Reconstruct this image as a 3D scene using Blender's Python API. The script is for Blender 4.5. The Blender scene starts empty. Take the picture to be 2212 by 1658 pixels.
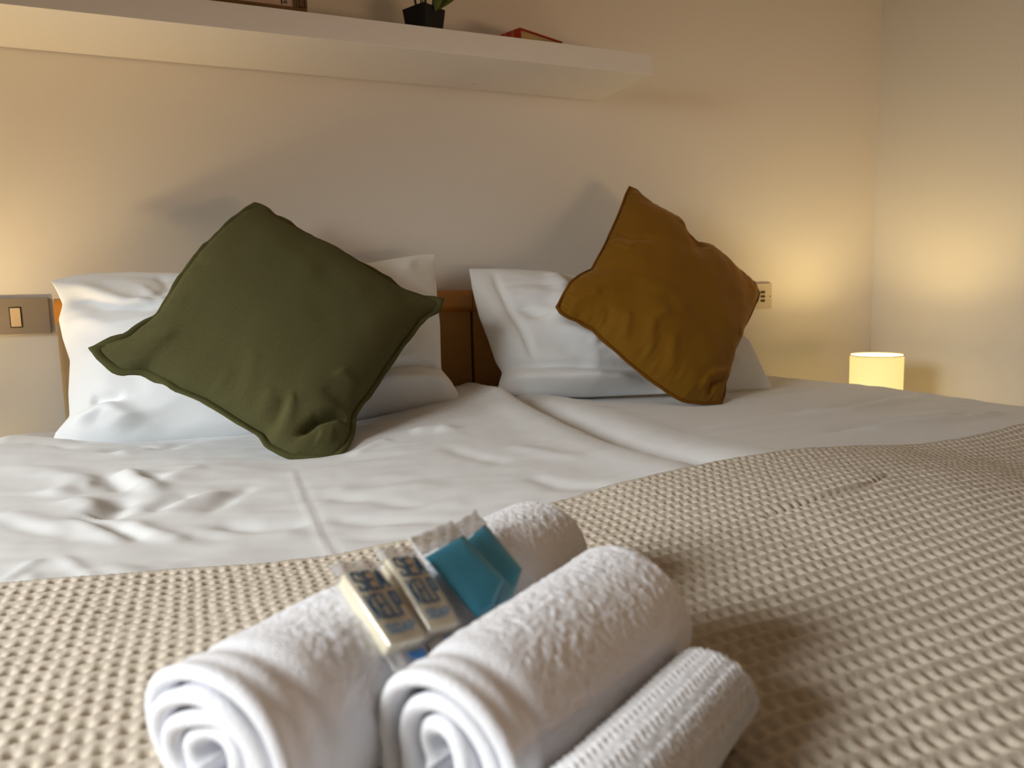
import bpy, math, random
import numpy as np
from mathutils import Vector

# ------------------------------------------------------------------ camera, world, lights
S = bpy.context.scene
Z0 = 0.83                       # height of the lens above the floor; heights below are given relative to it
ZV = Vector((0, 0, Z0))
cam = bpy.data.cameras.new('camera'); cam_o = bpy.data.objects.new('camera', cam)
S.collection.objects.link(cam_o); S.camera = cam_o
cam.sensor_fit = 'HORIZONTAL'; cam.sensor_width = 36.0
cam.lens = 1592.8 / 2212 * 36.0
cam.clip_start = 0.02
pitch, roll, yaw = 0.119917, 0.02554, 0.402790
fw = Vector((math.sin(yaw) * math.cos(pitch), math.cos(yaw) * math.cos(pitch), -math.sin(pitch)))
rt = Vector((math.cos(yaw), -math.sin(yaw), 0)); up = rt.cross(fw)
r2 = rt * math.cos(roll) - up * math.sin(roll); u2 = rt * math.sin(roll) + up * math.cos(roll)
from mathutils import Matrix
M = Matrix((r2, u2, -fw)).transposed().to_4x4(); M.translation = Vector((0, -1.87306, Z0))
cam_o.matrix_world = M
cam.dof.use_dof = True; cam.dof.focus_distance = 1.15; cam.dof.aperture_fstop = 6.4

S.view_settings.view_transform = 'Standard'; S.view_settings.look = 'None'
S.view_settings.gamma = 1.0; S.view_settings.exposure = 0.0; S.view_settings.use_curve_mapping = False
S.cycles.use_denoising = True
S.cycles.max_bounces = 8; S.cycles.transparent_max_bounces = 16
S.cycles.sample_clamp_indirect = 4.0

w = bpy.data.worlds.new('world'); S.world = w; w.use_nodes = True
bg = w.node_tree.nodes['Background']; bg.inputs[0].default_value = (1.0, 0.70, 0.45, 1); bg.inputs[1].default_value = 0.02

def lamp(name, kind, loc, energy, color, **kw):
    d = bpy.data.lights.new(name, kind); d.energy = energy; d.color = color
    for k, v in kw.items(): setattr(d, k, v)
    o = bpy.data.objects.new(name, d); S.collection.objects.link(o); o.location = Vector(loc) + ZV
    return o
def aim(o, target):
    o.rotation_euler = (Vector(target) + ZV - o.location).to_track_quat('-Z', 'Y').to_euler()
win = lamp('window_daylight', 'AREA', (-1.40, -1.60, 0.45), 11.4, (0.95, 0.97, 0.96), shape='RECTANGLE', size=0.6, size_y=0.6, spread=math.radians(92))
aim(win, (0.12, -1.34, -0.55))
pillow_fill = lamp('added_pillow_fill', 'AREA', (-1.40, -0.85, 0.45), 1.6, (0.93, 0.97, 1.0), shape='RECTANGLE', size=0.5, size_y=0.5, spread=math.radians(58))  # unseen cool fill, added to brighten the lower pillow
aim(pillow_fill, (0.0, -0.42, -0.40))
front_fill = lamp('added_front_fill', 'AREA', (1.45, -3.1, -0.49), 12.0, (1.0, 0.62, 0.36), shape='RECTANGLE', size=0.9, size_y=0.3)  # unseen warm fill, added to lift the wall; stands for no known lamp
aim(front_fill, (0.5, 0.0, 0.45))
BULB_R = dict(energy=5.4, color=(1.0, 0.73, 0.30)); BULB_L = dict(energy=9.0, color=(1.0, 0.70, 0.33))

# ------------------------------------------------------------------ helpers
def link(o): S.collection.objects.link(o); return o
def thing(name, loc, label=None, cat=None, group=None, kind=None):
    o = link(bpy.data.objects.new(name, None)); o.location = Vector(loc) + ZV; o.empty_display_size = .05
    if label: o['label'] = label
    if cat: o['category'] = cat
    if group: o['group'] = group
    if kind: o['kind'] = kind
    return o
def world_loc(o):
    p = Vector(o.location)
    while o.parent: o = o.parent; p = p + o.location
    return p
def mk(name, V, F, mat, parent=None, smooth=True, label=None, origin=None):
    """mesh object from vertices given in room coordinates (heights relative to the lens)"""
    V = np.asarray(V, float).reshape(-1, 3) + np.array([0, 0, Z0])
    me = bpy.data.meshes.new(name)
    o = bpy.data.objects.new(name, me); link(o)
    base = np.zeros(3)
    if parent is not None:
        o.parent = parent; base = np.array(world_loc(parent))
    if origin is not None:
        og = np.array(origin, float) + np.array([0, 0, Z0])
    else:
        og = base if parent is not None else V.mean(0)
    o.location = Vector(og - base)
    V = V - og
    if isinstance(F, np.ndarray):
        n, k = F.shape
        me.vertices.add(len(V)); me.vertices.foreach_set('co', V.astype(np.float32).ravel())
        me.loops.add(n * k); me.loops.foreach_set('vertex_index', F.astype(np.int32).ravel())
        me.polygons.add(n); me.polygons.foreach_set('loop_start', np.arange(0, n * k, k, dtype=np.int32))
        me.update(calc_edges=True); me.validate()
    else:
        me.from_pydata([tuple(v) for v in V], [], [tuple(f) for f in F]); me.update()
    if smooth: me.polygons.foreach_set('use_smooth', np.ones(len(me.polygons), bool))
    me.materials.append(mat)
    if label: o['label'] = label
    return o
def grid_faces(nx, ny, off=0, wrap_x=False, flip=False):
    i = np.arange(nx if wrap_x else nx - 1); j = np.arange(ny - 1)
    I, J = np.meshgrid(i, j, indexing='ij'); I2 = (I + 1) % nx
    f = np.stack([I * ny + J, I2 * ny + J, I2 * ny + J + 1, I * ny + J + 1], -1).reshape(-1, 4) + off
    return f[:, ::-1] if flip else f
class MB:
    """collects primitive shapes into one mesh"""
    def __init__(s): s.V = []; s.F = []
    def add(s, V, F):
        n = len(s.V); s.V += [tuple(v) for v in V]; s.F += [tuple(i + n for i in f) for f in F]; return s
    def box(s, x0, x1, y0, y1, z0, z1, M=None):
        V = [(x, y, z) for x in (x0, x1) for y in (y0, y1) for z in (z0, z1)]
        if M is not None: V = [M(v) for v in V]
        return s.add(V, [(0, 1, 3, 2), (4, 6, 7, 5), (0, 4, 5, 1), (2, 3, 7, 6), (0, 2, 6, 4), (1, 5, 7, 3)])
    def rbox(s, x0, x1, y0, y1, z0, z1, r, axis=0, n=4, M=None):
        """box with the four edges along `axis` rounded"""
        lo = [x0, y0, z0]; hi = [x1, y1, z1]; a = axis; b, c = (a + 1) % 3, (a + 2) % 3
        prof = []
        for (cb, cc, t0) in ((hi[b] - r, hi[c] - r, 0), (lo[b] + r, hi[c] - r, 90), (lo[b] + r, lo[c] + r, 180), (hi[b] - r, lo[c] + r, 270)):
            for k in range(n + 1):
                t = math.radians(t0 + 90 * k / n); prof.append((cb + r * math.cos(t), cc + r * math.sin(t)))
        V = []; m = len(prof)
        for ea in (lo[a], hi[a]):
            for p in prof:
                v = [0, 0, 0]; v[a] = ea; v[b] = p[0]; v[c] = p[1]; V.append(tuple(v))
        if M is not None: V = [M(v) for v in V]
        F = [(i, (i + 1) % m, m + (i + 1) % m, m + i) for i in range(m)] + [tuple(range(m))[::-1], tuple(range(m, 2 * m))]
        return s.add(V, F)
    def tube(s, pts, radii, n=10, caps=True):
        pts = [Vector(p) for p in pts]; V = []; F = []; m = len(pts)
        if not hasattr(radii, '__len__'): radii = [radii] * m
        ref = None
        for i, p in enumerate(pts):
            d = (pts[min(i + 1, m - 1)] - pts[max(i - 1, 0)]).normalized()
            if ref is None: ref = d.orthogonal()
            u = (ref - d * ref.dot(d)).normalized(); ref = u; v = d.cross(u)
            for k in range(n):
                t = 2 * math.pi * k / n; V.append(p + (u * math.cos(t) + v * math.sin(t)) * radii[i])
        for i in range(m - 1):
            for k in range(n): F.append((i * n + k, i * n + (k + 1) % n, (i + 1) * n + (k + 1) % n, (i + 1) * n + k))
        if caps: F += [tuple(range(n))[::-1], tuple(range((m - 1) * n, m * n))]
        return s.add(V, F)
    def lathe(s, c, prof, n=48):
        V = []; F = []; m = len(prof)
        for k in range(n):
            t = 2 * math.pi * k / n
            for r, z in prof: V.append((c[0] + r * math.cos(t), c[1] + r * math.sin(t), c[2] + z))
        for k in range(n):
            for i in range(m - 1): F.append((k * m + i, ((k + 1) % n) * m + i, ((k + 1) % n) * m + i + 1, k * m + i + 1))
        return s.add(V, F)
    def build(s, name, mat, parent=None, smooth=False, bevel=0, **kw):
        o = mk(name, s.V, s.F, mat, parent, smooth, **kw)
        if bevel:
            b = o.modifiers.new('bevel', 'BEVEL'); b.width = bevel; b.segments = 3; b.limit_method = 'ANGLE'
            b.harden_normals = True
            o.data.polygons.foreach_set('use_smooth', np.ones(len(o.data.polygons), bool))
        return o
def vnoise(x, y, scale, seed=0):
    """smooth value noise in -1..1"""
    R = np.random.RandomState(seed).rand(256, 256) * 2 - 1
    x = np.asarray(x) / scale + 1000; y = np.asarray(y) / scale + 1000
    xi = np.floor(x).astype(int); yi = np.floor(y).astype(int); fx = x - xi; fy = y - yi
    fx = fx * fx * (3 - 2 * fx); fy = fy * fy * (3 - 2 * fy)
    g = lambda a, b: R[a % 256, b % 256]
    return (g(xi, yi) * (1 - fx) + g(xi + 1, yi) * fx) * (1 - fy) + (g(xi, yi + 1) * (1 - fx) + g(xi + 1, yi + 1) * fx) * fy
def seg_dist(X, Y, P):
    """distance to a polyline and position along it 0..1"""
    best = np.full(X.shape, 9.0); tt = np.zeros(X.shape); m = len(P) - 1
    for i in range(m):
        ax, ay = P[i]; bx, by = P[i + 1]; dx, dy = bx - ax, by - ay
        t = np.clip(((X - ax) * dx + (Y - ay) * dy) / (dx * dx + dy * dy + 1e-12), 0, 1)
        d = np.hypot(X - ax - t * dx, Y - ay - t * dy); k = d < best
        best[k] = d[k]; tt[k] = ((i + t) / m)[k]
    return best, tt
def ridge(X, Y, P, a, wd):
    d, t = seg_dist(X, Y, P)
    return a * np.exp(-(d / wd) ** 2) * np.clip(np.minimum(t, 1 - t) * 5 + .15, 0, 1)

# ------------------------------------------------------------------ materials
def mat(name, color, rough=.6, bump=None, bump_scale=200., bump_d=.0005, var=0., var_scale=6., metal=0., sheen=0., spec=.3, tex='noise', detail=4., sub=0., emit=None, stretch=None):
    m = bpy.data.materials.new(name); m.use_nodes = True; nt = m.node_tree; N = nt.nodes; L = nt.links
    b = N['Principled BSDF']; b.inputs['Base Color'].default_value = (*color, 1); b.inputs['Roughness'].default_value = rough
    b.inputs['Metallic'].default_value = metal; b.inputs['Specular IOR Level'].default_value = spec
    if sheen: b.inputs['Sheen Weight'].default_value = sheen; b.inputs['Sheen Roughness'].default_value = .4; b.inputs['Sheen Tint'].default_value = (*[min(1, c * 1.4 + .1) for c in color], 1)
    if sub: b.inputs['Subsurface Weight'].default_value = sub; b.inputs['Subsurface Radius'].default_value = (.004, .004, .004)
    if emit: b.inputs['Emission Color'].default_value = (*emit[0], 1); b.inputs['Emission Strength'].default_value = emit[1]
    tc = N.new('ShaderNodeTexCoord'); vec = tc.outputs['Object']
    if stretch:
        mp = N.new('ShaderNodeMapping'); mp.inputs['Scale'].default_value = stretch; L.new(vec, mp.inputs[0]); vec = mp.outputs[0]
    if bump:
        if tex == 'noise':
            t = N.new('ShaderNodeTexNoise'); t.inputs['Detail'].default_value = detail
            t.inputs['Scale'].default_value = bump_scale; L.new(vec, t.inputs['Vector']); out = t.outputs['Fac']
        else:      # woven cloth: two crossed wave textures
            ws = []
            for dr in ('X', 'Z'):
                t = N.new('ShaderNodeTexWave'); t.bands_direction = dr; t.inputs['Scale'].default_value = bump_scale
                t.inputs['Distortion'].default_value = 1.5; t.inputs['Detail'].default_value = 2; L.new(vec, t.inputs['Vector']); ws.append(t.outputs['Fac'])
            ad = N.new('ShaderNodeMath'); ad.operation = 'ADD'; L.new(ws[0], ad.inputs[0]); L.new(ws[1], ad.inputs[1]); out = ad.outputs[0]
        bp = N.new('ShaderNodeBump'); bp.inputs['Strength'].default_value = bump; bp.inputs['Distance'].default_value = bump_d
        L.new(out, bp.inputs['Height']); L.new(bp.outputs[0], b.inputs['Normal'])
    if var:
        t = N.new('ShaderNodeTexNoise'); t.inputs['Scale'].default_value = var_scale; t.inputs['Detail'].default_value = 5; L.new(vec, t.inputs['Vector'])
        mx = N.new('ShaderNodeMix'); mx.data_type = 'RGBA'; L.new(t.outputs['Fac'], mx.inputs[0])
        mx.inputs[6].default_value = (*[c * (1 - var) for c in color], 1); mx.inputs[7].default_value = (*[min(1, c * (1 + var)) for c in color], 1)
        L.new(mx.outputs[2], b.inputs['Base Color'])
    return m
def film(name, color, opacity, gloss=.12, rough=.15):
    """clear plastic film: mostly see-through, a little milky, with a sheen"""
    m = bpy.data.materials.new(name); m.use_nodes = True; nt = m.node_tree; N = nt.nodes; L = nt.links
    for n in list(N): N.remove(n)
    o = N.new('ShaderNodeOutputMaterial'); t = N.new('ShaderNodeBsdfTransparent'); d = N.new('ShaderNodeBsdfDiffuse'); g = N.new('ShaderNodeBsdfGlossy')
    d.inputs[0].default_value = (*color, 1); g.inputs['Roughness'].default_value = rough
    a = N.new('ShaderNodeMixShader'); a.inputs[0].default_value = opacity; L.new(t.outputs[0], a.inputs[1]); L.new(d.outputs[0], a.inputs[2])
    b = N.new('ShaderNodeMixShader'); b.inputs[0].default_value = gloss; L.new(a.outputs[0], b.inputs[1]); L.new(g.outputs[0], b.inputs[2])
    L.new(b.outputs[0], o.inputs[0]); return m
m_wall = mat('wall_paint', (.83, .79, .72), .85, bump=.25, bump_scale=40, bump_d=.003, detail=5, spec=.15, stretch=(1.0, 1.0, .55))
m_ceil = mat('ceiling_paint', (.8, .77, .71), .9)
m_floor = mat('floor_tile', (.36, .27, .19), .5, var=.15)
m_shelf = mat('shelf_lacquer', (.86, .83, .78), .4, spec=.3)
m_duvet = mat('white_cotton', (.74, .75, .755), .8, bump=.25, bump_scale=900, bump_d=.0004, sheen=.15, spec=.15)
m_pillow = mat('pillow_cotton', (.86, .88, .89), .8, bump=.2, bump_scale=900, bump_d=.0004, sheen=.15, spec=.15)
m_blanket = mat('beige_waffle_cotton', (.63, .56, .465), .9, bump=.8, bump_scale=1300, bump_d=.0006, sheen=.1, spec=.1, var=.12, var_scale=500, detail=3)
m_green = mat('olive_linen', (.150, .142, .058), .95, bump=1.0, bump_scale=330, bump_d=.0006, tex='weave', var=.22, var_scale=420, spec=.08)
m_green_d = mat('olive_linen_trim', (.105, .102, .040), .95, bump=.6, bump_scale=260, bump_d=.0006, tex='weave', spec=.05)
m_must = mat('mustard_velvet', (.22, .103, .008), .75, sheen=.9, bump=.2, bump_scale=500, bump_d=.0005, spec=.1, var=.18, var_scale=9)
m_must_d = mat('mustard_velvet_seam', (.18, .072, .006), .8, sheen=.3, spec=.1)
m_wood = mat('cherry_rail', (.50, .205, .028), .35, var=.18, var_scale=5, stretch=(1, 12, 12), spec=.4)
m_panel = mat('cherry_panel', (.42, .21, .055), .45, var=.12, var_scale=4, stretch=(1, 10, 10), spec=.3)
m_post = mat('pale_headboard_edge', (.42, .29, .14), .5, var=.1, var_scale=5, spec=.2)  # one tone, paler than the rail and panel
m_bedbase = mat('bed_base_cloth', (.25, .2, .16), .9)
m_matt = mat('mattress_cloth', (.75, .73, .7), .9)
m_terry = mat('white_terry', (.91, .92, .97), .95, bump=.8, bump_scale=800, bump_d=.0012, detail=2, sheen=.25, spec=.05)
m_weave = mat('white_herringbone_cotton', (.91, .92, .96), .9, bump=.3, bump_scale=900, bump_d=.0005, sheen=.2, spec=.05)
m_taupe = mat('taupe_metal_plate', (.42, .36, .29), .35, metal=.55, spec=.5)
m_rocker = mat('cream_plastic', (.72, .55, .34), .4)
m_white_pl = mat('ivory_plastic', (.62, .54, .41), .4)
m_dark = mat('dark_hole', (.05, .035, .02), .7)
m_pot = mat('black_plastic', (.006, .006, .008), .4)
m_soil = mat('dark_soil', (.02, .014, .01), .95)
m_leaf = mat('green_leaf', (.10, .14, .02), .5, var=.3, var_scale=30)
m_stem = mat('plant_stem', (.09, .07, .025), .6)
m_red = mat('red_cloth_cover', (.36, .028, .012), .5, var=.3, var_scale=60)
m_gilt = mat('gilt_band', (.55, .27, .05), .45, metal=.3)
m_page = mat('book_pages', (.55, .42, .20), .8, bump=.5, bump_scale=60, bump_d=.001, stretch=(1, 1, 14))
m_frame = mat('weathered_wood', (.19, .115, .05), .7, var=.3, var_scale=20, stretch=(3, 3, 1))
m_print = mat('pale_print', (.62, .47, .38), .7, var=.12, var_scale=70, stretch=(3, 1, .3))
m_ink = mat('black_ink', (.02, .015, .012), .6)
m_soap = mat('cream_soap', (.86, .78, .58), .45, sub=.2)
m_blue_ink = mat('blue_ink', (.012, .075, .17), .5)
m_blue_pale = mat('pale_blue_ink', (.10, .22, .36), .5)
m_sky_ink = mat('bright_blue_ink', (.05, .20, .52), .5)
m_gel = mat('teal_gel', (.0, .25, .42), .25, spec=.3)
m_wrap = film('soap_film', (.82, .82, .84), .16, .10)
m_seal = film('soap_film_seal', (.84, .84, .86), .42, .08)
m_sachet = film('sachet_film', (.60, .84, .90), .06, .02)
m_sachet_seal = film('sachet_seal_film', (.86, .86, .86), .52, .10, .3)
m_shade = mat('lit_lamp_shade', (.85, .75, .5), .6, emit=((1.0, .80, .26), .78))
m_shade_in = mat('lit_shade_inside', (.95, .9, .8), .6, emit=((1.0, .93, .72), 1.6))
m_rim = mat('shade_rim', (.55, .33, .16), .5)
m_lbase = mat('lamp_base_plastic', (.7, .55, .3), .5)
m_night = mat('nightstand_lacquer', (.72, .68, .6), .5)
m_bulb = mat('glowing_bulb', (1, 1, 1), .5, emit=((1.0, .8, .5), 4.0))

# ------------------------------------------------------------------ the room
XR = 2.164
def struct(o): o['kind'] = 'structure'; return o
wb = MB().box(-2.4, XR + .1, 0, .12, -Z0, 1.67).build('wall_back', m_wall); struct(wb)
wr = MB().box(XR, XR + .12, -3.2, 0, -Z0, 1.67).build('wall_right', m_wall); struct(wr)
fl = MB().box(-2.4, XR + .12, -3.2, .12, -Z0 - .1, -Z0).build('floor', m_floor); struct(fl)
ce = MB().box(-2.4, XR + .12, -3.2, .12, 1.67, 1.77).build('ceiling', m_ceil); struct(ce)

# ------------------------------------------------------------------ beds
CTRL = [(-.33,-.43,-.226),(-.33,-.25,-.236),(-.33,-.05,-.258),(-.33,-.8,-.240),(-.33,-1.09,-.258),(-.2,-1.09,-.264),(.08,-1.09,-.285),(.2,-1.09,-.283),(.39,-1.09,-.265),(.5,-1.09,-.253),
        (.67,-1.09,-.243),(.84,-1.09,-.246),(1.03,-1.09,-.259),(1.27,-1.09,-.256),(1.62,-.12,-.268),(1.62,-.5,-.262),(1.62,-.87,-.266),(1.62,-1.2,-.26),(.15,-.45,-.25),(.17,-.72,-.256),
        (-.2,-.25,-.25),(.3,-.25,-.252),(.5,-.28,-.222),(.5,-.55,-.236),(.5,-.82,-.25),(.64,-.1,-.232),(.67,-.3,-.225),(.67,-.6,-.245),(.67,-.85,-.252),(.85,-.3,-.25),(.85,-.6,-.253),(1.1,-.45,-.267),(1.,-.8,-.259),(1.3,-.3,-.268),
        (1.35,-.8,-.262),(-.2,-.7,-.245),(-.05,-.9,-.266),(.1,-1.35,-.270),(0,-1.6,-.268),(.3,-1.5,-.268),(.5,-1.5,-.266),(.6,-1.3,-.252),(.78,-1.25,-.244),(.86,-1.42,-.25),(1.1,-1.3,-.272),(1.3,-1.2,-.268),
        (1.4,-1.5,-.27),(.6,-1.8,-.27),(-.33,-1.6,-.266),(1.62,-1.8,-.27),(0,-2.,-.27),(1,-1.9,-.27)]
_C = np.array(CTRL)
_D = np.sqrt((_C[:, None, 0] - _C[None, :, 0]) ** 2 + (_C[:, None, 1] - _C[None, :, 1]) ** 2 + .0036)
_W = np.linalg.solve(_D + np.eye(len(_C)) * .02, _C[:, 2] + .26)
def bed_z(X, Y):
    z = np.full(np.shape(X), -.26)
    for (cx, cy, _), wt in zip(CTRL, _W): z = z + wt * np.sqrt((X - cx) ** 2 + (Y - cy) ** 2 + .0036)
    return z

def make_bed(x0, x1, name, label, left):
    b = thing(name, ((x0 + x1) / 2, -1.0, -Z0), label, 'bed', 'twin beds pushed together')
    MB().rbox(x0, x1, -.062, -.02, -.040, .017, .018, axis=0, n=6).build('headboard_rail', m_wood, b, True)
    MB().box(x0 + (.03 if left else .002), x1 - (.002 if left else .03), -.050, -.026, -.70, -.036).build('headboard_panel', m_panel, b, bevel=.002)
    if left: MB().rbox(x0, x0 + .032, -.058, -.022, -Z0, -.030, .008, axis=2).build('headboard_post', m_post, b, True)
    else: MB().rbox(x1 - .032, x1, -.058, -.022, -Z0, -.030, .008, axis=2).build('headboard_post', m_post, b, True)
    MB().box(x0 + .03, x1 - .03, -1.98, -.07, -.60, -.50).build('bed_base', m_bedbase, b, bevel=.008)
    MB().rbox(x0 + .025, x1 - .025, -1.99, -.065, -.498, -.325, .05, axis=1, n=6).build('mattress', m_matt, b, True)
    for lx in (x0 + .06, x1 - .06):
        for ly in (-1.9, -.14):
            MB().tube([(lx, ly, -Z0), (lx, ly, -.60)], [.018, .026], 12).build('leg', m_wood, b, True)
    return b
make_bed(-.270, .6655, 'single_bed', 'single bed with cherry wood headboard, under the pillow with the olive cushion', True)
make_bed(.6690, 1.560, 'single_bed', 'single bed with cherry wood headboard, under the pillow with the mustard cushion', False)

# duvet -----------------------------------------------------------
D_WRINKLES=[[[[-0.193,-0.762],[-0.174,-0.716],[-0.141,-0.714]],6,0.02],[[[-0.145,-0.637],[-0.121,-0.704],[-0.098,-0.748]],-8,0.018],[[[-0.116,-0.641],[-0.09,-0.711],[-0.06,-0.779]],9,0.018],[[[-0.126,-0.856],[-0.113,-0.839],[-0.104,-0.774]],-11,0.02],[[[-0.168,-0.775],[-0.138,-0.809],[-0.129,-0.831]],6,0.02],[[[-0.151,-0.851],[-0.105,-0.898],[-0.067,-0.954]],-5,0.01],[[[-0.155,-0.864],[-0.12,-0.912],[-0.088,-0.963]],5,0.012],[[[-0.095,-0.888],[-0.059,-0.937],[-0.024,-0.97]],6,0.015],[[[-0.072,-0.844],[-0.045,-0.806],[-0.015,-0.794]],-6,0.014],[[[-0.053,-0.872],[-0.025,-0.826],[0.028,-0.787]],5,0.018],[[[-0.005,-0.88],[0.026,-0.816],[0.061,-0.773]],-5,0.014],[[[-0.058,-0.718],[-0.037,-0.685],[-0.002,-0.643]],4,0.018],[[[-0.079,-0.706],[-0.059,-0.684]],-5,0.016],[[[0.004,-0.918],[0.058,-0.947],[0.117,-0.946]],-4,0.013],[[[-0.033,-0.929],[0.038,-0.967],[0.112,-0.976]],4,0.016],[[[-0.165,-0.483],[-0.117,-0.466],[-0.08,-0.44]],-5,0.02],[[[-0.137,-0.527],[-0.102,-0.504],[-0.092,-0.465]],5,0.02],[[[-0.065,-0.496],[-0.041,-0.429],[0.0,-0.419]],-5,0.018],[[[-0.335,-0.324],[-0.283,-0.338],[-0.203,-0.368]],6,0.03],[[[-0.284,-0.4],[-0.242,-0.394],[-0.203,-0.461]],-4,0.014],[[[-0.283,-0.582],[-0.214,-0.621],[-0.133,-0.708]],5,0.025],[[[-0.235,-0.822],[-0.195,-0.858],[-0.147,-0.897]],4,0.018],[[[-0.228,-0.855],[-0.179,-0.901],[-0.135,-0.931]],-3,0.012],[[[-0.152,-0.979],[-0.126,-1.026],[-0.097,-1.105]],3,0.008],[[[-0.189,-1.05],[-0.179,-1.015],[-0.165,-0.989]],2.5,0.006],[[[-0.17,-1.019],[-0.157,-1.093]],2,0.006],[[[-0.106,-1.02],[-0.075,-1.073],[-0.044,-1.133]],4,0.02],[[[0.121,-0.687],[0.118,-0.876],[0.12,-1.003],[0.128,-1.141]],1.5,0.005],[[[0.128,-0.691],[0.124,-0.879],[0.126,-1.006],[0.133,-1.144]],-1.1,0.006],[[[0.145,-0.877],[0.205,-0.911],[0.261,-0.96]],-3,0.013],[[[0.149,-0.849],[0.216,-0.865],[0.305,-0.892]],3,0.016],[[[0.134,-0.946],[0.191,-0.977],[0.284,-1.027]],-4,0.013],[[[0.142,-1.015],[0.215,-1.046],[0.295,-1.058]],-3,0.011],[[[0.172,-1.06],[0.204,-1.084],[0.224,-1.109]],-3,0.011],[[[0.217,-0.676],[0.269,-0.628],[0.302,-0.613]],5,0.014],[[[0.341,-0.583],[0.405,-0.583],[0.411,-0.624]],7,0.022],[[[0.367,-0.701],[0.401,-0.81],[0.426,-0.851]],-4,0.018],[[[0.465,-0.758],[0.491,-0.833],[0.526,-0.908]],4,0.02],[[[0.422,-0.923],[0.438,-0.998],[0.493,-1.059]],-5,0.016],[[[0.672,0.125],[0.646,-0.113],[0.617,-0.3],[0.609,-0.464]],14,0.03],[[[0.675,-0.53],[0.661,-0.755],[0.657,-0.914]],6,0.03],[[[1.162,-0.647],[1.275,-0.67],[1.473,-0.625],[1.587,-0.604]],-11.2,0.022],[[[1.131,-0.706],[1.266,-0.73],[1.516,-0.662]],9.6,0.025],[[[1.002,-0.886],[1.203,-0.877],[1.352,-0.904],[1.496,-0.863]],-11.2,0.022],[[[1.003,-0.929],[1.188,-0.93],[1.391,-0.915],[1.514,-0.891]],9.6,0.025],[[[1.34,-0.41],[1.413,-0.413],[1.547,-0.379]],-6.4,0.02]]
def duvet_top(X, Y):
    Z = bed_z(X, Y)
    for P, a, wd in D_WRINKLES: Z = Z + ridge(X, Y, P, a * .001, wd)
    # gully where the two mattresses meet
    gx = .672 + .006 * np.sin(Y * 9)
    dep = np.clip((-.16 - Y) / .25, 0, 1) * .020 + .004
    Z = Z - dep * np.exp(-((X - gx) / .035) ** 2) + .5 * dep * np.exp(-((X - gx + .085) / .05) ** 2) + .3 * dep * np.exp(-((X - gx - .09) / .05) ** 2)
    a = np.clip((.65 - X) / .4, .40, 1)
    k = np.clip((-1.06 - Y) / .05, 0, 1); Z = Z * (1 - k) + np.minimum(Z, bed_z(X, Y) - .001) * k
    for cx, cy, rx, ry in ((.15, -.27, .44, .11), (1.04, -.25, .42, .11), (.17, -.66, .10, .05), (1.12, -.455, .09, .05)):
        Z = Z - .0075 * np.exp(-((X - cx) / (rx * 1.05)) ** 4 - ((Y - cy) / (ry * 1.05)) ** 2)
    Z = Z + a * (1 - k) * (.0026 * vnoise(X * .45 + Y * .25, Y * 1.7 - X * .2, .055, 3) + .0010 * vnoise(X * .5 - Y * .3, Y * 1.6 + X * .3, .028, 4)) + .0004 * (1 - k) * vnoise(X, Y, .02, 5)
    return Z
def cloth_over(name, x0, x1, y0, y1, nx, ny, ztop, hang_l, hang_r, thick, material, parent):
    """a cloth lying on the bed whose two long sides hang down past the mattress; real thickness"""
    r = .045; arc = r * math.pi / 2
    # parameter u runs across: hanging part, quarter bend, flat, quarter bend, hanging part
    U = np.linspace(-(arc + hang_l), (x1 - x0) + arc + hang_r, nx); Vv = np.linspace(y0, y1, ny)
    UU, YY = np.meshgrid(U, Vv, indexing='ij')
    X = np.clip(UU, 0, x1 - x0) + x0; dz = np.zeros_like(X)
    for side in (-1, 1):
        e = -UU if side < 0 else UU - (x1 - x0)
        t = np.clip(e, 0, arc) / r; h = np.clip(e - arc, 0, None); k = e > 0
        X = np.where(k, (x0 if side < 0 else x1) + side * r * np.sin(t), X); dz = np.where(k, -(r - r * np.cos(t)) - h, dz)
    Zt = ztop(np.clip(X, x0, x1), YY) + dz
    wav = np.clip((YY + 1.05) / .05, 0, 1) * np.clip(-dz / .15, 0, 1) * .012 * np.sin(YY * 21 + np.sin(YY * 7)) 
    X = X + np.where(UU < 0, -1, 1) * np.where(np.abs(dz) > 0, wav, 0)
    P = np.stack([X, YY, Zt], -1)
    du = np.gradient(P, axis=0); dv = np.gradient(P, axis=1); Nn = np.cross(du, dv); Nn /= np.linalg.norm(Nn, axis=-1, keepdims=True) + 1e-12
    Nn *= np.sign(Nn[nx // 2, ny // 2, 2])
    lo = P - Nn * thick
    # rounded hem: outer border of top pulled half way down
    V = np.concatenate([P.reshape(-1, 3), lo.reshape(-1, 3)]); n = nx * ny
    F = [grid_faces(nx, ny), grid_faces(nx, ny, n, flip=True)]
    idx = np.arange(n).reshape(nx, ny)
    for line, fl_ in ((idx[:, 0], 0), (idx[:, -1], 1), (idx[0, :], 1), (idx[-1, :], 0)):
        q = np.stack([line[:-1], line[:-1] + n, line[1:] + n, line[1:]], -1); F.append(q[:, ::-1] if fl_ else q)
    return mk(name, V, np.concatenate(F), material, parent)
dv = thing('duvet', (.65, -1.0, -Z0), 'wide white duvet spread over both beds, creased and sunk where the mattresses meet', 'duvet')
cloth_over('duvet_cover', -.315, 1.625, -1.99, -.075, 470, 430, duvet_top, .17, .17, .014, m_duvet, dv)

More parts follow.
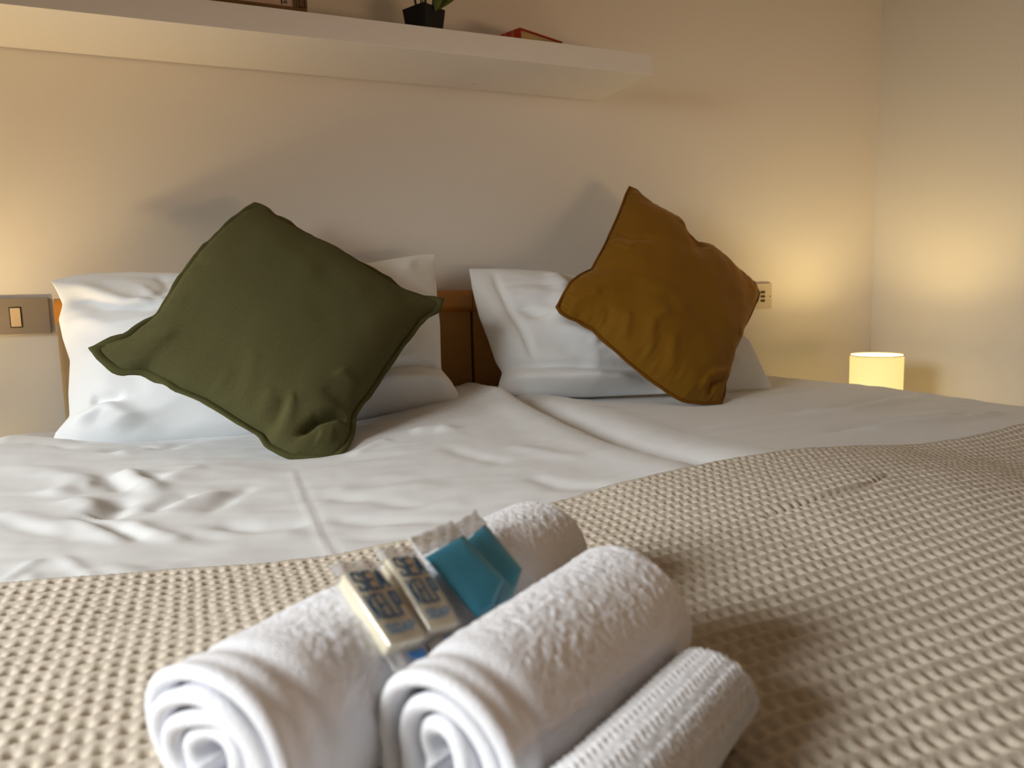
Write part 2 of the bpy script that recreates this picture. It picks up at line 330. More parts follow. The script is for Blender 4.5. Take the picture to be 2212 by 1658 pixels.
# waffle blanket -------------------------------------------------
CELL = .0120; CELLY = .0165
def blanket_base(X, Y): 
    Z = bed_z(X, Y) + .0105
    Z = Z - .0060 * np.exp(-(seg_dist(X, Y, [(.546, -1.272), (.70, -1.262), (.767, -1.243)])[0] / .0038) ** 2)
    for P in ([(.0, -1.525), (.25, -1.333)], [(.09, -1.563), (.247, -1.469)], [(.115, -1.63), (.26, -1.546)]):   # pressed down by the towels
        Z = Z - .0048 * np.exp(-(seg_dist(X, Y, P)[0] / .030) ** 4)
    return Z + .0012 * vnoise(X, Y, .06, 11)
def build_blanket():
    x0, x1, y0, y1 = -.315, 1.625, -1.98, -1.09
    r = .055; arc = r * math.pi / 2; hang = .2
    ux = np.concatenate([np.arange(-(arc + hang), -.02, .006), np.arange(-.02, 1.72, CELL / 8), np.arange(1.72, (x1 - x0) + arc + hang, .006)])
    vy = np.concatenate([np.arange(y0, -1.72, .005), np.arange(-1.72, y1 + 1e-6, CELLY / 11)]); vy[-1] = y1
    UU, YY = np.meshgrid(ux, vy, indexing='ij')
    X = np.clip(UU, 0, x1 - x0) + x0; dz = np.zeros_like(X)
    for side in (-1, 1):
        e = -UU if side < 0 else UU - (x1 - x0)
        t = np.clip(e, 0, arc) / r; h = np.clip(e - arc, 0, None); k = e > 0
        X = np.where(k, (x0 if side < 0 else x1) + side * (r * np.sin(t)), X); dz = np.where(k, -(r - r * np.cos(t)) - h, dz)
    wob = .0016 * vnoise(X, YY, .05, 21); wob2 = .0016 * vnoise(X, YY, .05, 22)
    Yw = YY + np.where(YY > -1.12, .003 * vnoise(X, YY * 0, .05, 23), 0)
    a = np.abs(((X + UU * 0 + wob) / CELL) % 1 - .5) * 2; b = np.abs(((YY - y1 + wob2) / CELLY) % 1 - .5) * 2      # 1 on the cell walls
    u = ((X + wob) / CELL) % 1 - .5; v = ((YY - y1 + wob2) / CELLY) % 1 - .5
    pit = np.exp(-(np.abs(u / .30) ** 2.2) - np.abs(v / .27) ** 2.2)                                # a hollow in every cell
    hgt = .0042 * (1 - pit) + .0016 * np.clip((b - .6) / .4, 0, 1) - .0006 * np.clip((a - .7) / .3, 0, 1) * np.clip(1 - b, 0, 1) + .0005 * vnoise(X, YY, .0024, 31) + .0003 * vnoise(X * .5, YY * 2.2, .0026, 32)
    Z = blanket_base(np.clip(X, x0, x1), YY) + dz + hgt
    P = np.stack([X, Yw, Z], -1); nx, ny = X.shape
    low = np.stack([X, Yw, blanket_base(np.clip(X, x0, x1), YY) + dz - .0035], -1)
    inward = np.where(np.abs(dz) > .03, np.sign(UU) * -.007, 0); low[..., 0] += inward
    n = nx * ny; idx = np.arange(n).reshape(nx, ny)
    F = [grid_faces(nx, ny)]; V = [P.reshape(-1, 3)]
    border = np.concatenate([idx[:, 0], idx[-1, 1:], idx[::-1, -1][1:], idx[0, ::-1][1:-1]])
    V.append(low.reshape(-1, 3)[border]); k = np.arange(len(border)); k2 = (k + 1) % len(border)
    F.append(np.stack([border, n + k, n + k2, border[k2]], -1))
    bl = thing('waffle_blanket', (.65, -1.5, -Z0), 'beige waffle weave cotton blanket laid across the foot of both beds', 'blanket')
    mk('blanket_cloth', np.concatenate(V), np.concatenate(F), m_blanket, bl)
build_blanket()

# ------------------------------------------------------------------ pillows and cushions
def resample(P, t):
    P = np.array(P, float); d = np.concatenate([[0], np.cumsum(np.linalg.norm(np.diff(P, axis=0), axis=1))]); d /= d[-1]
    # smooth the polyline a little
    tt = np.linspace(0, 1, 200); Q = np.stack([np.interp(tt, d, P[:, k]) for k in range(3)], 1)
    ker = np.exp(-np.linspace(-2, 2, 9) ** 2); ker /= ker.sum()
    Qp = np.concatenate([2 * Q[0] - Q[4:0:-1], Q, 2 * Q[-1] - Q[-2:-6:-1]])
    Q2 = np.stack([np.convolve(Qp[:, k], ker, 'valid') for k in range(3)], 1)
    return np.stack([np.interp(t, tt, Q2[:, k]) for k in range(3)], 1)
def coons(edges, s, t):
    E0, E1, E2, E3 = edges        # left edge going up, top edge, right edge going down, bottom edge going back
    A = lambda x: resample(E3[::-1], x); B = lambda x: resample(E1, x)     # bottom / top
    C = lambda x: resample(E0, x); Dd = lambda x: resample(E2[::-1], x)    # left / right
    sh = s.shape; s_ = s.ravel(); t_ = t.ravel()
    Pa, Pb, Pc, Pd = A(s_), B(s_), C(t_), Dd(t_); k = lambda v: v[:, None]
    P = k(1 - t_) * Pa + k(t_) * Pb + k(1 - s_) * Pc + k(s_) * Pd
    P00, P10, P01, P11 = (np.array(E0[0]), np.array(E2[-1]), np.array(E0[-1]), np.array(E2[0]))
    P -= k((1 - s_) * (1 - t_)) * P00 + k(s_ * (1 - t_)) * P10 + k((1 - s_) * t_) * P01 + k(s_ * t_) * P11
    return P.reshape(*sh, 3)
def stuffed(D, n, front, back, inset, power, lines=(), noise=(), shape=2.4, skew=None, pucker=0):
    """front and back skins of a filled cover that meet in a seam; returns verts, faces"""
    N = np.array(D['n']); q = np.linspace(0, 1, n); q = .5 - .5 * np.cos(q * math.pi) * (1 - .25 * np.sin(q * math.pi) ** 2)   # denser near the seam
    q = (q - q[0]) / (q[-1] - q[0])
    s, t = np.meshgrid(q, q, indexing='ij'); S_, T_ = inset + s * (1 - 2 * inset), inset + t * (1 - 2 * inset)
    P = coons(D['edges'], S_, T_)
    U, W = 2 * s - 1, 2 * t - 1
    b = ((1 - np.abs(U) ** shape) * (1 - np.abs(W) ** shape)) ** power
    if skew is not None: b = b * skew(s, t)
    f = front * b
    env = np.clip(b * 2.2, 0, 1)
    for pts, a, wd in lines: f = f + ridge(s, t, pts, a, wd) * env
    for sc, a, sd in noise: f = f + a * vnoise(s, t, sc, sd) * env
    if pucker:          # gathers running in from the seam
        for along, across, sd in ((s, t, 81), (s, 1 - t, 82), (t, s, 83), (t, 1 - s, 84)):
            f = f + pucker * (vnoise(along, across * .25, .022, sd) + .6 * vnoise(along, across * .2, .011, sd + 9)) * np.exp(-across / .07) * np.clip(across / .012, 0, 1)
    Fp = P + N * f[..., None]; Bp = P - N * (back * b + .0005)[..., None]
    edge = (s == 0) | (s == 1) | (t == 0) | (t == 1); Bp[edge] = Fp[edge]
    V = np.concatenate([Fp.reshape(-1, 3), Bp.reshape(-1, 3)])
    F = np.concatenate([grid_faces(n, n), grid_faces(n, n, n * n, flip=True)])
    # weld the seam
    idx = np.arange(n * n).reshape(n, n); mp = np.arange(2 * n * n); e = idx[edge]; mp[e + n * n] = e
    return V, mp[F]
def flange(D, inset, thick, ruffle, sd, m=220, lift=0.0):
    """flat double hem round the seam"""
    N = np.array(D['n']); q = np.linspace(0, 1, m // 4, endpoint=False); z0 = np.zeros_like(q)
    loop = lambda i: (np.concatenate([i + (1 - 2 * i) * q, z0 + 1 - i, 1 - i - (1 - 2 * i) * q, z0 + i]), np.concatenate([z0 + i, i + (1 - 2 * i) * q, z0 + 1 - i, 1 - i - (1 - 2 * i) * q]))
    rings = []
    k = len(q) * 4; ph = np.arange(k)
    wob = ruffle * (vnoise(ph, ph * 0, 5, sd) + .5 * vnoise(ph, ph * 0, 2.3, sd + 1))
    for i, h in ((inset * 1.25, thick), (inset * .45, thick), (0, thick * .55), (0, -thick * .55), (inset * .45, -thick), (inset * 1.25, -thick)):
        s, t = loop(i); P = coons(D['edges'], s, t); fr = 1 - i / (inset * 1.25)
        rings.append(P + N * (h + wob * fr + lift * (1 - fr))[:, None])
    R = np.stack(rings, 1)       # k x 6
    V = R.reshape(-1, 3); nr = len(rings); F = []
    i = np.arange(k); i2 = (i + 1) % k
    for j in range(nr):
        j2 = (j + 1) % nr; F.append(np.stack([i * nr + j, i2 * nr + j, i2 * nr + j2, i * nr + j2], -1))
    return V, np.concatenate(F)
D_GREEN={"edges":[[[-0.168,-0.453,-0.068],[-0.165,-0.45,-0.065],[-0.137,-0.44,-0.056],[-0.113,-0.434,-0.052],[-0.088,-0.413,-0.034],[-0.065,-0.395,-0.018],[-0.046,-0.359,0.015],[-0.023,-0.317,0.054],[0.004,-0.277,0.091],[0.026,-0.248,0.117],[0.059,-0.209,0.152],[0.1,-0.164,0.193],[0.137,-0.141,0.213]],[[0.137,-0.141,0.213],[0.166,-0.149,0.204],[0.191,-0.171,0.182],[0.228,-0.201,0.152],[0.26,-0.223,0.13],[0.303,-0.248,0.103],[0.339,-0.279,0.072],[0.376,-0.305,0.046],[0.41,-0.327,0.024],[0.441,-0.339,0.011],[0.479,-0.348,0.0],[0.494,-0.354,-0.006]],[[0.494,-0.354,-0.006],[0.483,-0.373,-0.023],[0.458,-0.39,-0.039],[0.425,-0.412,-0.057],[0.391,-0.442,-0.085],[0.362,-0.469,-0.109],[0.338,-0.491,-0.128],[0.31,-0.521,-0.155],[0.281,-0.548,-0.18],[0.267,-0.561,-0.191],[0.253,-0.575,-0.203],[0.243,-0.604,-0.231],[0.229,-0.623,-0.248],[0.215,-0.635,-0.258],[0.193,-0.641,-0.263]],[[0.193,-0.641,-0.263],[0.161,-0.64,-0.261],[0.122,-0.637,-0.255],[0.09,-0.621,-0.239],[0.081,-0.604,-0.223],[0.064,-0.595,-0.213],[0.049,-0.584,-0.202],[0.026,-0.567,-0.185],[0.0,-0.549,-0.166],[-0.02,-0.538,-0.156],[-0.043,-0.528,-0.145],[-0.063,-0.513,-0.129],[-0.089,-0.498,-0.114],[-0.117,-0.499,-0.114],[-0.133,-0.495,-0.109],[-0.145,-0.485,-0.099],[-0.157,-0.474,-0.088],[-0.168,-0.453,-0.068]]],"n":[0.035,-0.687,0.726]}
D_MUSTARD={"edges":[[[0.765,-0.344,-0.029],[0.789,-0.329,-0.004],[0.821,-0.309,0.029],[0.852,-0.298,0.045],[0.892,-0.287,0.059],[0.924,-0.266,0.093],[0.95,-0.25,0.12],[0.989,-0.223,0.165],[1.03,-0.194,0.212],[1.059,-0.171,0.252],[1.083,-0.155,0.278]],[[1.083,-0.155,0.278],[1.106,-0.157,0.271],[1.135,-0.173,0.237],[1.172,-0.183,0.212],[1.207,-0.198,0.179],[1.221,-0.214,0.147],[1.246,-0.222,0.129],[1.285,-0.224,0.12],[1.328,-0.24,0.083],[1.34,-0.245,0.072],[1.382,-0.257,0.043],[1.411,-0.269,0.017],[1.418,-0.284,-0.013]],[[1.418,-0.284,-0.013],[1.408,-0.29,-0.023],[1.356,-0.319,-0.068],[1.322,-0.337,-0.097],[1.285,-0.358,-0.131],[1.251,-0.378,-0.164],[1.218,-0.404,-0.207],[1.193,-0.419,-0.232],[1.18,-0.432,-0.253],[1.161,-0.445,-0.275]],[[1.161,-0.445,-0.275],[1.104,-0.448,-0.272],[1.067,-0.447,-0.266],[1.039,-0.446,-0.259],[1.006,-0.437,-0.237],[0.977,-0.428,-0.216],[0.949,-0.417,-0.191],[0.916,-0.404,-0.162],[0.887,-0.39,-0.132],[0.867,-0.38,-0.11],[0.848,-0.368,-0.086],[0.816,-0.361,-0.068],[0.79,-0.359,-0.059],[0.772,-0.353,-0.046],[0.765,-0.344,-0.029]]],"n":[0.069,-0.879,0.471]}
D_LP={"edges":[[[-0.258,-0.302,-0.249],[-0.253,-0.293,-0.233],[-0.23,-0.277,-0.207],[-0.232,-0.251,-0.166],[-0.229,-0.214,-0.106],[-0.242,-0.185,-0.062],[-0.249,-0.161,-0.026],[-0.242,-0.143,0.004],[-0.252,-0.126,0.03],[-0.263,-0.111,0.052]],[[-0.263,-0.111,0.052],[-0.222,-0.106,0.064],[-0.188,-0.106,0.067],[-0.11,-0.11,0.068],[-0.023,-0.119,0.063],[0.178,-0.131,0.062],[0.369,-0.133,0.078],[0.445,-0.128,0.091],[0.517,-0.125,0.103],[0.549,-0.127,0.103]],[[0.549,-0.127,0.103],[0.537,-0.163,0.045],[0.527,-0.204,-0.02],[0.522,-0.231,-0.063],[0.509,-0.269,-0.124],[0.501,-0.294,-0.164],[0.518,-0.311,-0.19],[0.528,-0.327,-0.215],[0.531,-0.347,-0.246]],[[0.531,-0.347,-0.246],[0.469,-0.34,-0.24],[0.307,-0.338,-0.253],[0.229,-0.343,-0.267],[0.084,-0.337,-0.271],[-0.154,-0.317,-0.263],[-0.223,-0.31,-0.257],[-0.258,-0.302,-0.249]]],"n":[-0.05,-0.844,0.534]}
D_RP={"edges":[[[0.644,-0.266,-0.233],[0.658,-0.251,-0.206],[0.671,-0.24,-0.185],[0.661,-0.223,-0.158],[0.656,-0.194,-0.109],[0.646,-0.158,-0.047],[0.645,-0.121,0.018],[0.649,-0.091,0.069]],[[0.649,-0.091,0.069],[0.725,-0.096,0.068],[0.794,-0.103,0.063],[0.869,-0.113,0.054],[0.946,-0.123,0.044],[1.152,-0.142,0.032],[1.296,-0.155,0.024],[1.398,-0.166,0.017]],[[1.398,-0.166,0.017],[1.396,-0.202,-0.046],[1.393,-0.249,-0.127],[1.406,-0.259,-0.142],[1.411,-0.286,-0.188],[1.417,-0.31,-0.23],[1.421,-0.331,-0.266]],[[1.421,-0.331,-0.266],[1.349,-0.326,-0.265],[1.278,-0.32,-0.261],[1.083,-0.307,-0.26],[0.864,-0.29,-0.253],[0.721,-0.276,-0.243],[0.644,-0.266,-0.233]]],"n":[-0.052,-0.864,0.501]}
# white pillows
def pillow(D, label, lines, sd, skew):
    c = np.mean([p for e in D['edges'] for p in e], 0); b = thing('pillow', (c[0], c[1], min(p[2] for e in D['edges'] for p in e)), label, 'pillow', 'white bed pillows')
    V, F = stuffed(D, 120, .088, .052, .0, .62, lines, [(.22, .010, sd), (.09, .004, sd + 1), (.035, .0012, sd + 2)], 2.6, skew)
    o = mk('pillowcase', V, F, m_pillow, b); return b
pillow(D_LP, 'plump white pillow leaning on the headboard behind the olive green cushion',
       [([(.0, .98), (.10, .80), (.16, .70), (.24, .68)], .018, .028), ([(.03, .84), (.12, .70), (.24, .64)], -.014, .028), ([(.02, .70), (.12, .56), (.3, .58)], .010, .035), ([(.24, .97), (.26, .80), (.23, .70)], -.007, .010), ([(.18, .86), (.27, .66)], .006, .012),
        ([(.02, .10), (.10, .14), (.18, .04)], .024, .035), ([(.06, .2), (.14, .19)], -.018, .02), ([(.05, .36), (.2, .46), (.4, .36)], .010, .05), ([(.12, .30), (.3, .38), (.45, .26)], -.006, .03),
        ([(.72, .20), (.9, .24), (1., .24)], -.018, .022), ([(.75, .12), (.9, .13), (.98, .1)], .020, .05), ([(.08, .98), (.3, .9), (.5, .92)], -.006, .03), ([(.93, .98), (.90, .84)], .008, .02)], 40, lambda s, t: 1 + .45 * (1 - t) - .25 * t)
pillow(D_RP, 'plump white pillow leaning on the headboard behind the mustard velvet cushion',
       [([(.075, .99), (.085, .6), (.10, .2)], -.010, .010), ([(.03, .95), (.04, .6), (.05, .25)], .006, .02), ([(.27, .99), (.285, .8), (.25, .58), (.20, .45)], .018, .035), ([(.20, .45), (.34, .30), (.45, .20)], .012, .04), ([(.12, .62), (.17, .50)], -.012, .03),
        ([(.30, .26), (.44, .52), (.50, .66)], -.008, .012), ([(.30, .30), (.40, .5), (.46, .66)], .007, .02), ([(.45, .8), (.50, .3)], -.004, .006), ([(.17, .80), (.45, .72)], -.003, .006), ([(0, .2), (.3, .15), (.55, .18)], -.016, .03),
        ([(0, .1), (.25, .07), (.5, .06)], .016, .04), ([(.85, .4), (.93, .2)], .01, .03), ([(.80, .5), (.88, .25)], -.008, .02), ([(.6, .3), (.75, .16)], -.008, .03)], 50, lambda s, t: (1 + .30 * (1 - t) - .25 * t) * (1 - .80 * np.clip((s - .30) / .25, 0, 1)))
# olive cushion
g = thing('cushion', (.17, -.66, -.25), 'olive green linen cushion stood on one corner with a dark stitched trim', 'cushion')
V, F = stuffed(D_GREEN, 150, .078, .055, .024, .60,
               [([(.60, .02), (.55, .12), (.52, .20)], .003, .03), ([(.68, .02), (.65, .12)], .004, .022), ([(.50, .02), (.46, .10)], .003, .025), ([(.80, .0), (.77, .08), (.73, .16)], .006, .03), ([(.83, .04), (.87, .13), (.94, .17), (1., .17)], -.020, .016), ([(.90, .06), (.96, .08)], .012, .03), ([(.74, .03), (.71, .12)], -.005, .018), ([(.985, .3), (.86, .35)], .005, .03), ([(.98, .22), (.85, .26)], -.004, .025),
                ([(.0, .25), (.14, .3)], .004, .03), ([(.0, .5), (.12, .5)], -.003, .03), ([(.02, .02), (.2, .16)], .007, .04), ([(.2, .75), (.6, .65)], .002, .06)],
               [(.25, .004, 61), (.1, .0016, 62)], 2.6, pucker=.0010)
mk('cover', V, F, m_green, g)
V, F = flange(D_GREEN, .026, .0022, .007, 63)
mk('trim', V, F, m_green_d, g, label='darker green hem stitched round the edge')
# mustard cushion
g = thing('cushion', (1.1, -.46, -.265), 'mustard velvet cushion stood on one corner against the right pillow', 'cushion')
V, F = stuffed(D_MUSTARD, 150, .088, .048, .012, .56,
               [([(.5, .02), (.42, .18), (.45, .3)], .007, .03), ([(.35, .02), (.3, .14)], .006, .025), ([(.62, .02), (.55, .2)], .006, .03), ([(.25, .02), (.22, .1)], -.005, .02), ([(.03, .06), (.14, .16)], .008, .03), ([(.0, .62), (.1, .58), (.22, .62)], -.010, .018), ([(.0, .54), (.12, .5)], .010, .025),
                ([(.9, .02), (.86, .10), (.97, .15)], -.016, .022), ([(.80, .05), (.86, .14), (.99, .2)], .010, .03), ([(.45, .98), (.5, .85)], -.012, .05), ([(.3, .99), (.34, .88)], .008, .04), ([(.99, .5), (.9, .45)], .007, .04), ([(.2, .3), (.4, .38), (.55, .35)], .006, .04)],
               [(.22, .006, 71), (.09, .003, 72)], 2.5, pucker=.0026)
mk('cover', V, F, m_must, g)
V, F = flange(D_MUSTARD, .013, .0032, .003, 73)
mk('trim', V, F, m_must_d, g, label='narrow velvet seam round the edge')

# ------------------------------------------------------------------ towels
def towel(name, label, group, cx, cy, ang, L, r0, r1, zb, turns, th, pitch, start, sd, weave=False, hem=.034):
    d = np.array([math.sin(ang), math.cos(ang), 0]); nr = np.array([d[1], -d[0], 0]); zz = np.array([0, 0, 1.])
    R = (r0 + r1) / 2; tot = turns * 2 * math.pi
    th1 = 2 * math.pi * 1.02
    A = np.concatenate([np.arange(0, th1, .0011 / R), np.arange(th1, tot, .004 / R)])
    turn = np.floor(A / (2 * math.pi) + .001); fr = A - turn * 2 * math.pi
    stp = np.clip((fr - 5.0) / 1.28, 0, 1); stp = stp * stp * (3 - 2 * stp)
    rr = np.maximum(R - th / 2 - pitch * (turn + stp), .003)      # each turn keeps its radius, then steps inside the next
    ns = int(L / .0011); s = np.linspace(0, L, ns); e = .0045
    dist_end = np.minimum(s, L - s)
    tap = np.sqrt(np.clip(1 - (1 - np.clip(dist_end / e, 0, 1)) ** 2, 0, 1)); tap = np.maximum(tap, .12)
    AA, SS = np.meshgrid(A, s, indexing='ij'); RR = np.repeat(rr[:, None], ns, 1)
    sq = 1 + .05 * np.cos(2 * (AA + start)) + .018 * np.sin(3 * (AA + start) + sd) * (1 + 2 * np.clip(AA / tot - .2, 0, 1))
    scale = (r0 + (r1 - r0) * SS / L) / R
    HH = th / 2 * tap[None, :] * np.minimum(1, np.clip((tot - AA) / .12, .25, 1))
    groove = -.0022 * np.exp(-((SS - hem * .72) / .006) ** 2) - .0010 * np.exp(-((SS - hem * .30) / .004) ** 2)
    fuzz = np.clip((SS - hem) / .012, 0, 1) * np.clip((L - SS) / .006, 0, 1)
    arc = AA * R
    ax = .0035 * np.sin(AA * .83 + sd) * np.clip(AA / 6.28, 0, 1.5) * np.clip(1 - SS / .05, 0, 1) + .004 * np.clip(AA / tot, 0, 1) * np.clip(1 - SS / .05, 0, 1)
    if weave:
        c = ((SS / .018) % 1) ; zig = np.abs(c - .5) * 2
        band = np.clip((1.35 - np.abs(AA - 4.05)) / .12, 0, 1)
        c2 = (arc / .0125) % 1; zig = np.abs(c2 - .5) * 2
        tex = .0010 * band * np.sin(2 * math.pi * (SS / .0050 + zig * 1.25))
        tex = tex + .0003 * vnoise(arc, SS, .0022, sd)
    else:
        tex = fuzz * (.00035 * vnoise(arc, SS, .0040, sd) + .00045 * vnoise(arc, SS, .0022, sd + 1)) + (1 - fuzz) * .00012 * vnoise(arc, SS, .002, sd + 2)
    bulge = .0015 * vnoise(arc, SS, .05, sd + 5)
    Ro = (RR + HH) * sq + groove + tex + bulge; Ri = (RR - HH) * sq + groove * .5 + bulge
    zc = zb + (r0 + (r1 - r0) * SS / L)
    def pos(rad):
        ca, sa = np.cos(AA + start) * rad * scale, np.sin(AA + start) * rad * scale
        P = np.array([cx, cy, 0])[None, None] + d * (SS - ax)[..., None] + nr * ca[..., None] + zz * (sa + zc)[..., None]
        P[..., 2] = np.maximum(P[..., 2], zb + .0005 + .15 * np.minimum(P[..., 2] - zb, 0)); return P
    Po, Pi = pos(Ro), pos(Ri); na = len(A); n = na * ns
    V = np.concatenate([Po.reshape(-1, 3), Pi.reshape(-1, 3)]); idx = np.arange(n).reshape(na, ns)
    F = [grid_faces(na, ns), grid_faces(na, ns, n, flip=True)]
    for line, fl_ in ((idx[:, 0], 0), (idx[:, -1], 1), (idx[0, :], 1), (idx[-1, :], 0)):
        q = np.stack([line[:-1], line[:-1] + n, line[1:] + n, line[1:]], -1); F.append(q[:, ::-1] if fl_ else q)
    t = thing(name, (cx + d[0] * L / 2, cy + d[1] * L / 2, zb), label, 'towel', group)
    mk('rolled_cloth', V, np.concatenate(F), m_weave if weave else m_terry, t)
    return t
G_T = 'rolled white towels on the blanket'
towel('rolled_towel', 'longest rolled white terry towel, the one carrying the soap bars and blue sachets', G_T, -.0083, -1.5303, .9118, .3307, .0503, .0441, -.2575, 4.2, .0080, .0102, 3.6, 5)
towel('rolled_towel', 'thick rolled white terry towel between the longest roll and the small herringbone roll', G_T, .0888, -1.5646, 1.0303, .1873, .0437, .0464, -.2575, 3.1, .0090, .0125, 3.4, 9)
towel('rolled_towel', 'smallest rolled white towel with a herringbone weave, lowest beside the thick roll', G_T, .1111, -1.6323, 1.0448, .1770, .0290, .0255, -.2570, 2.6, .0070, .0095, 3.4, 13, weave=True)

# ------------------------------------------------------------------ soap bars and gel sachets
def frame_of(C):
    C = [np.array(c) for c in C]; return C
def patch(C, u, v, h, N):
    """point on a four-cornered face; u across, v along, h lifted along the normal"""
    p = (1 - u) * (1 - v) * C[0] + u * (1 - v) * C[1] + u * v * C[2] + (1 - u) * v * C[3]
    return p + N * h
GLYPH = {'S': [[(1, .80), (1, 1), (0, 1), (0, .56), (1, .46), (1, 0), (0, 0), (0, .20)]], 'E': [[(0, 0), (0, 1)], [(0, 1), (1, 1)], [(0, .52), (.85, .52)], [(0, 0), (1, 0)]],
         'A': [[(0, 0), (.5, 1)], [(.5, 1), (1, 0)], [(.22, .33), (.78, .33)]], 'K': [[(0, 0), (0, 1)], [(.05, .45), (1, 1)], [(.25, .58), (1, 0)]], 'L': [[(0, 1), (0, 0)], [(0, 0), (1, 0)]],
         'P': [[(0, 0), (0, 1)], [(0, 1), (1, 1), (1, .46), (0, .46)]], 'O': [[(0, 0), (0, 1), (1, 1), (1, 0), (0, 0)]], 'T': [[(.5, 0), (.5, 1)], [(0, 1), (1, 1)]]}
def text_mesh(name, txt, C, N, u0, u1, v0, v1, h, material, parent, stroke=.16, gap=.30):
    """condensed block lettering printed on a four-cornered face; stroke is a share of a letter's width"""
    lw = (u1 - u0) / (len(txt) + gap * (len(txt) - 1)); sw = lw * stroke
    W = np.linalg.norm(C[1] - C[0]); Hh = np.linalg.norm(C[3] - C[0]); asp = W / Hh          # same stroke thickness both ways
    V, F = [], []
    def P(x, y, lift): return patch(C, x, y, h + lift, N)
    for k, ch in enumerate(txt):
        x0 = u0 + k * lw * (1 + gap) + sw; wd = lw - 2 * sw; y0, y1 = v1 - sw * asp, v0 + sw * asp
        for path in GLYPH[ch]:
            for (a, b), (c, d) in zip(path, path[1:]):
                p = np.array([x0 + a * wd, (y0 + b * (y1 - y0)) / asp]); q = np.array([x0 + c * wd, (y0 + d * (y1 - y0)) / asp])
                t = (q - p) / (np.linalg.norm(q - p) + 1e-9); n = np.array([-t[1], t[0]]) * sw; p = p - t * sw * .98; q = q + t * sw * .98
                m = len(V)
                for lift in (0, -.0003):
                    for r in (p + n, q + n, q - n, p - n): V.append(P(r[0], r[1] * asp, lift))
                F += [(m, m + 1, m + 2, m + 3), (m + 7, m + 6, m + 5, m + 4)] + [(m + e, m + 4 + e, m + 4 + (e + 1) % 4, m + (e + 1) % 4) for e in range(4)]
    return mk(name, V, F, material, parent, False)
NS = np.array([.3029, -.3978, .866]); NS = NS / np.linalg.norm(NS)
def soap(C, label):
    C = frame_of(C); c = sum(C) / 4; T = .0095
    t = thing('soap_bar', c - NS * T, label, 'soap', 'wrapped soap bars on the towel')
    def slab(g, h0, h1, rnd):
        mb = MB(); pr = []
        n = 5
        for cu, cv, a0 in ((1 - rnd, 1 - rnd / 2, 0), (rnd, 1 - rnd / 2, 90), (rnd, rnd / 2, 180), (1 - rnd, rnd / 2, 270)):
            for k in range(n + 1):
                a = math.radians(a0 + 90 * k / n); pr.append((cu + rnd * math.cos(a), cv + rnd / 2 * math.sin(a)))
        lay = [(h0, .06), (h0 + .001, .0), (h1 - .0012, .0), (h1 - .0003, .03), (h1, .06)]
        V = [patch(C, .5 + (u - .5) * (g - 2 * s_ * .5), .5 + (v - .5) * (g - s_ * .5), h, NS) for h, s_ in lay for u, v in pr]; m = len(pr)
        F = [(i + m * j, (i + 1) % m + m * j, (i + 1) % m + m * (j + 1), i + m * (j + 1)) for j in range(len(lay) - 1) for i in range(m)] + [tuple(range(m))[::-1], tuple(range(m * (len(lay) - 1), m * len(lay)))]
        return V, F
    V, F = slab(1.0, -T, 0, .07); mk('soap', V, F, m_soap, t)
    V, F = slab(1.07, -T - .0006, .0009, .05); mk('wrapper', V, F, m_wrap, t, label='clear film round the soap')
    for v0, v1, h in ((-.20, -.03, -.002), (1.03, 1.24, -.006)):
        mb = MB(); n = 6; V = []
        for k in range(n + 1):
            v = v0 + (v1 - v0) * k / n
            for u in np.linspace(-.06, 1.06, 9):
                hh = h + .0012 * math.sin(u * 13 + v * 9); V.append(patch(C, u, v, hh, NS)); 
        V2 = V + [p - NS * .0004 for p in V]; m = len(V); F = []
        for k in range(n):
            for j in range(8):
                a = k * 9 + j; F.append((a, a + 1, a + 10, a + 9)); F.append((m + a, m + a + 9, m + a + 10, m + a + 1))
        for j in range(8): F.append((j, m + j, m + j + 1, j + 1)); q = n * 9 + j; F.append((q, q + 1, m + q + 1, m + q))
        for k in range(n): a = k * 9; F.append((a, a + 9, m + a + 9, m + a)); a += 8; F.append((a, m + a, m + a + 9, a + 9))
        mk('wrapper_seal', V2, F, m_seal, t)
    text_mesh('lettering', 'SEA', C, NS, .10, .92, .03, .31, .0015, m_blue_ink, t, .13, .16)
    text_mesh('lettering', 'KELP', C, NS, .08, .92, .36, .70, .0015, m_blue_ink, t, .15, .16)
    text_mesh('lettering', 'SOAP', C, NS, .14, .88, .78, .90, .0015, m_blue_pale, t, .11, .30)
    text_mesh('lettering', 'T', C, NS, .42, .86, 1.08, 1.2, -.0035, m_sky_ink, t, .2)
    return t
soap([[.0637,-1.482,-.1473],[.0864,-1.4734,-.1513],[.0997,-1.5164,-.1757],[.0783,-1.5248,-.1721]], 'cream soap bar in clear film with blue lettering, farther from the blue sachets')
soap([[.0918,-1.4646,-.1491],[.1133,-1.4574,-.1534],[.1219,-1.5043,-.1779],[.1032,-1.5115,-.1747]], 'cream soap bar in clear film with blue lettering, next to the blue sachets')
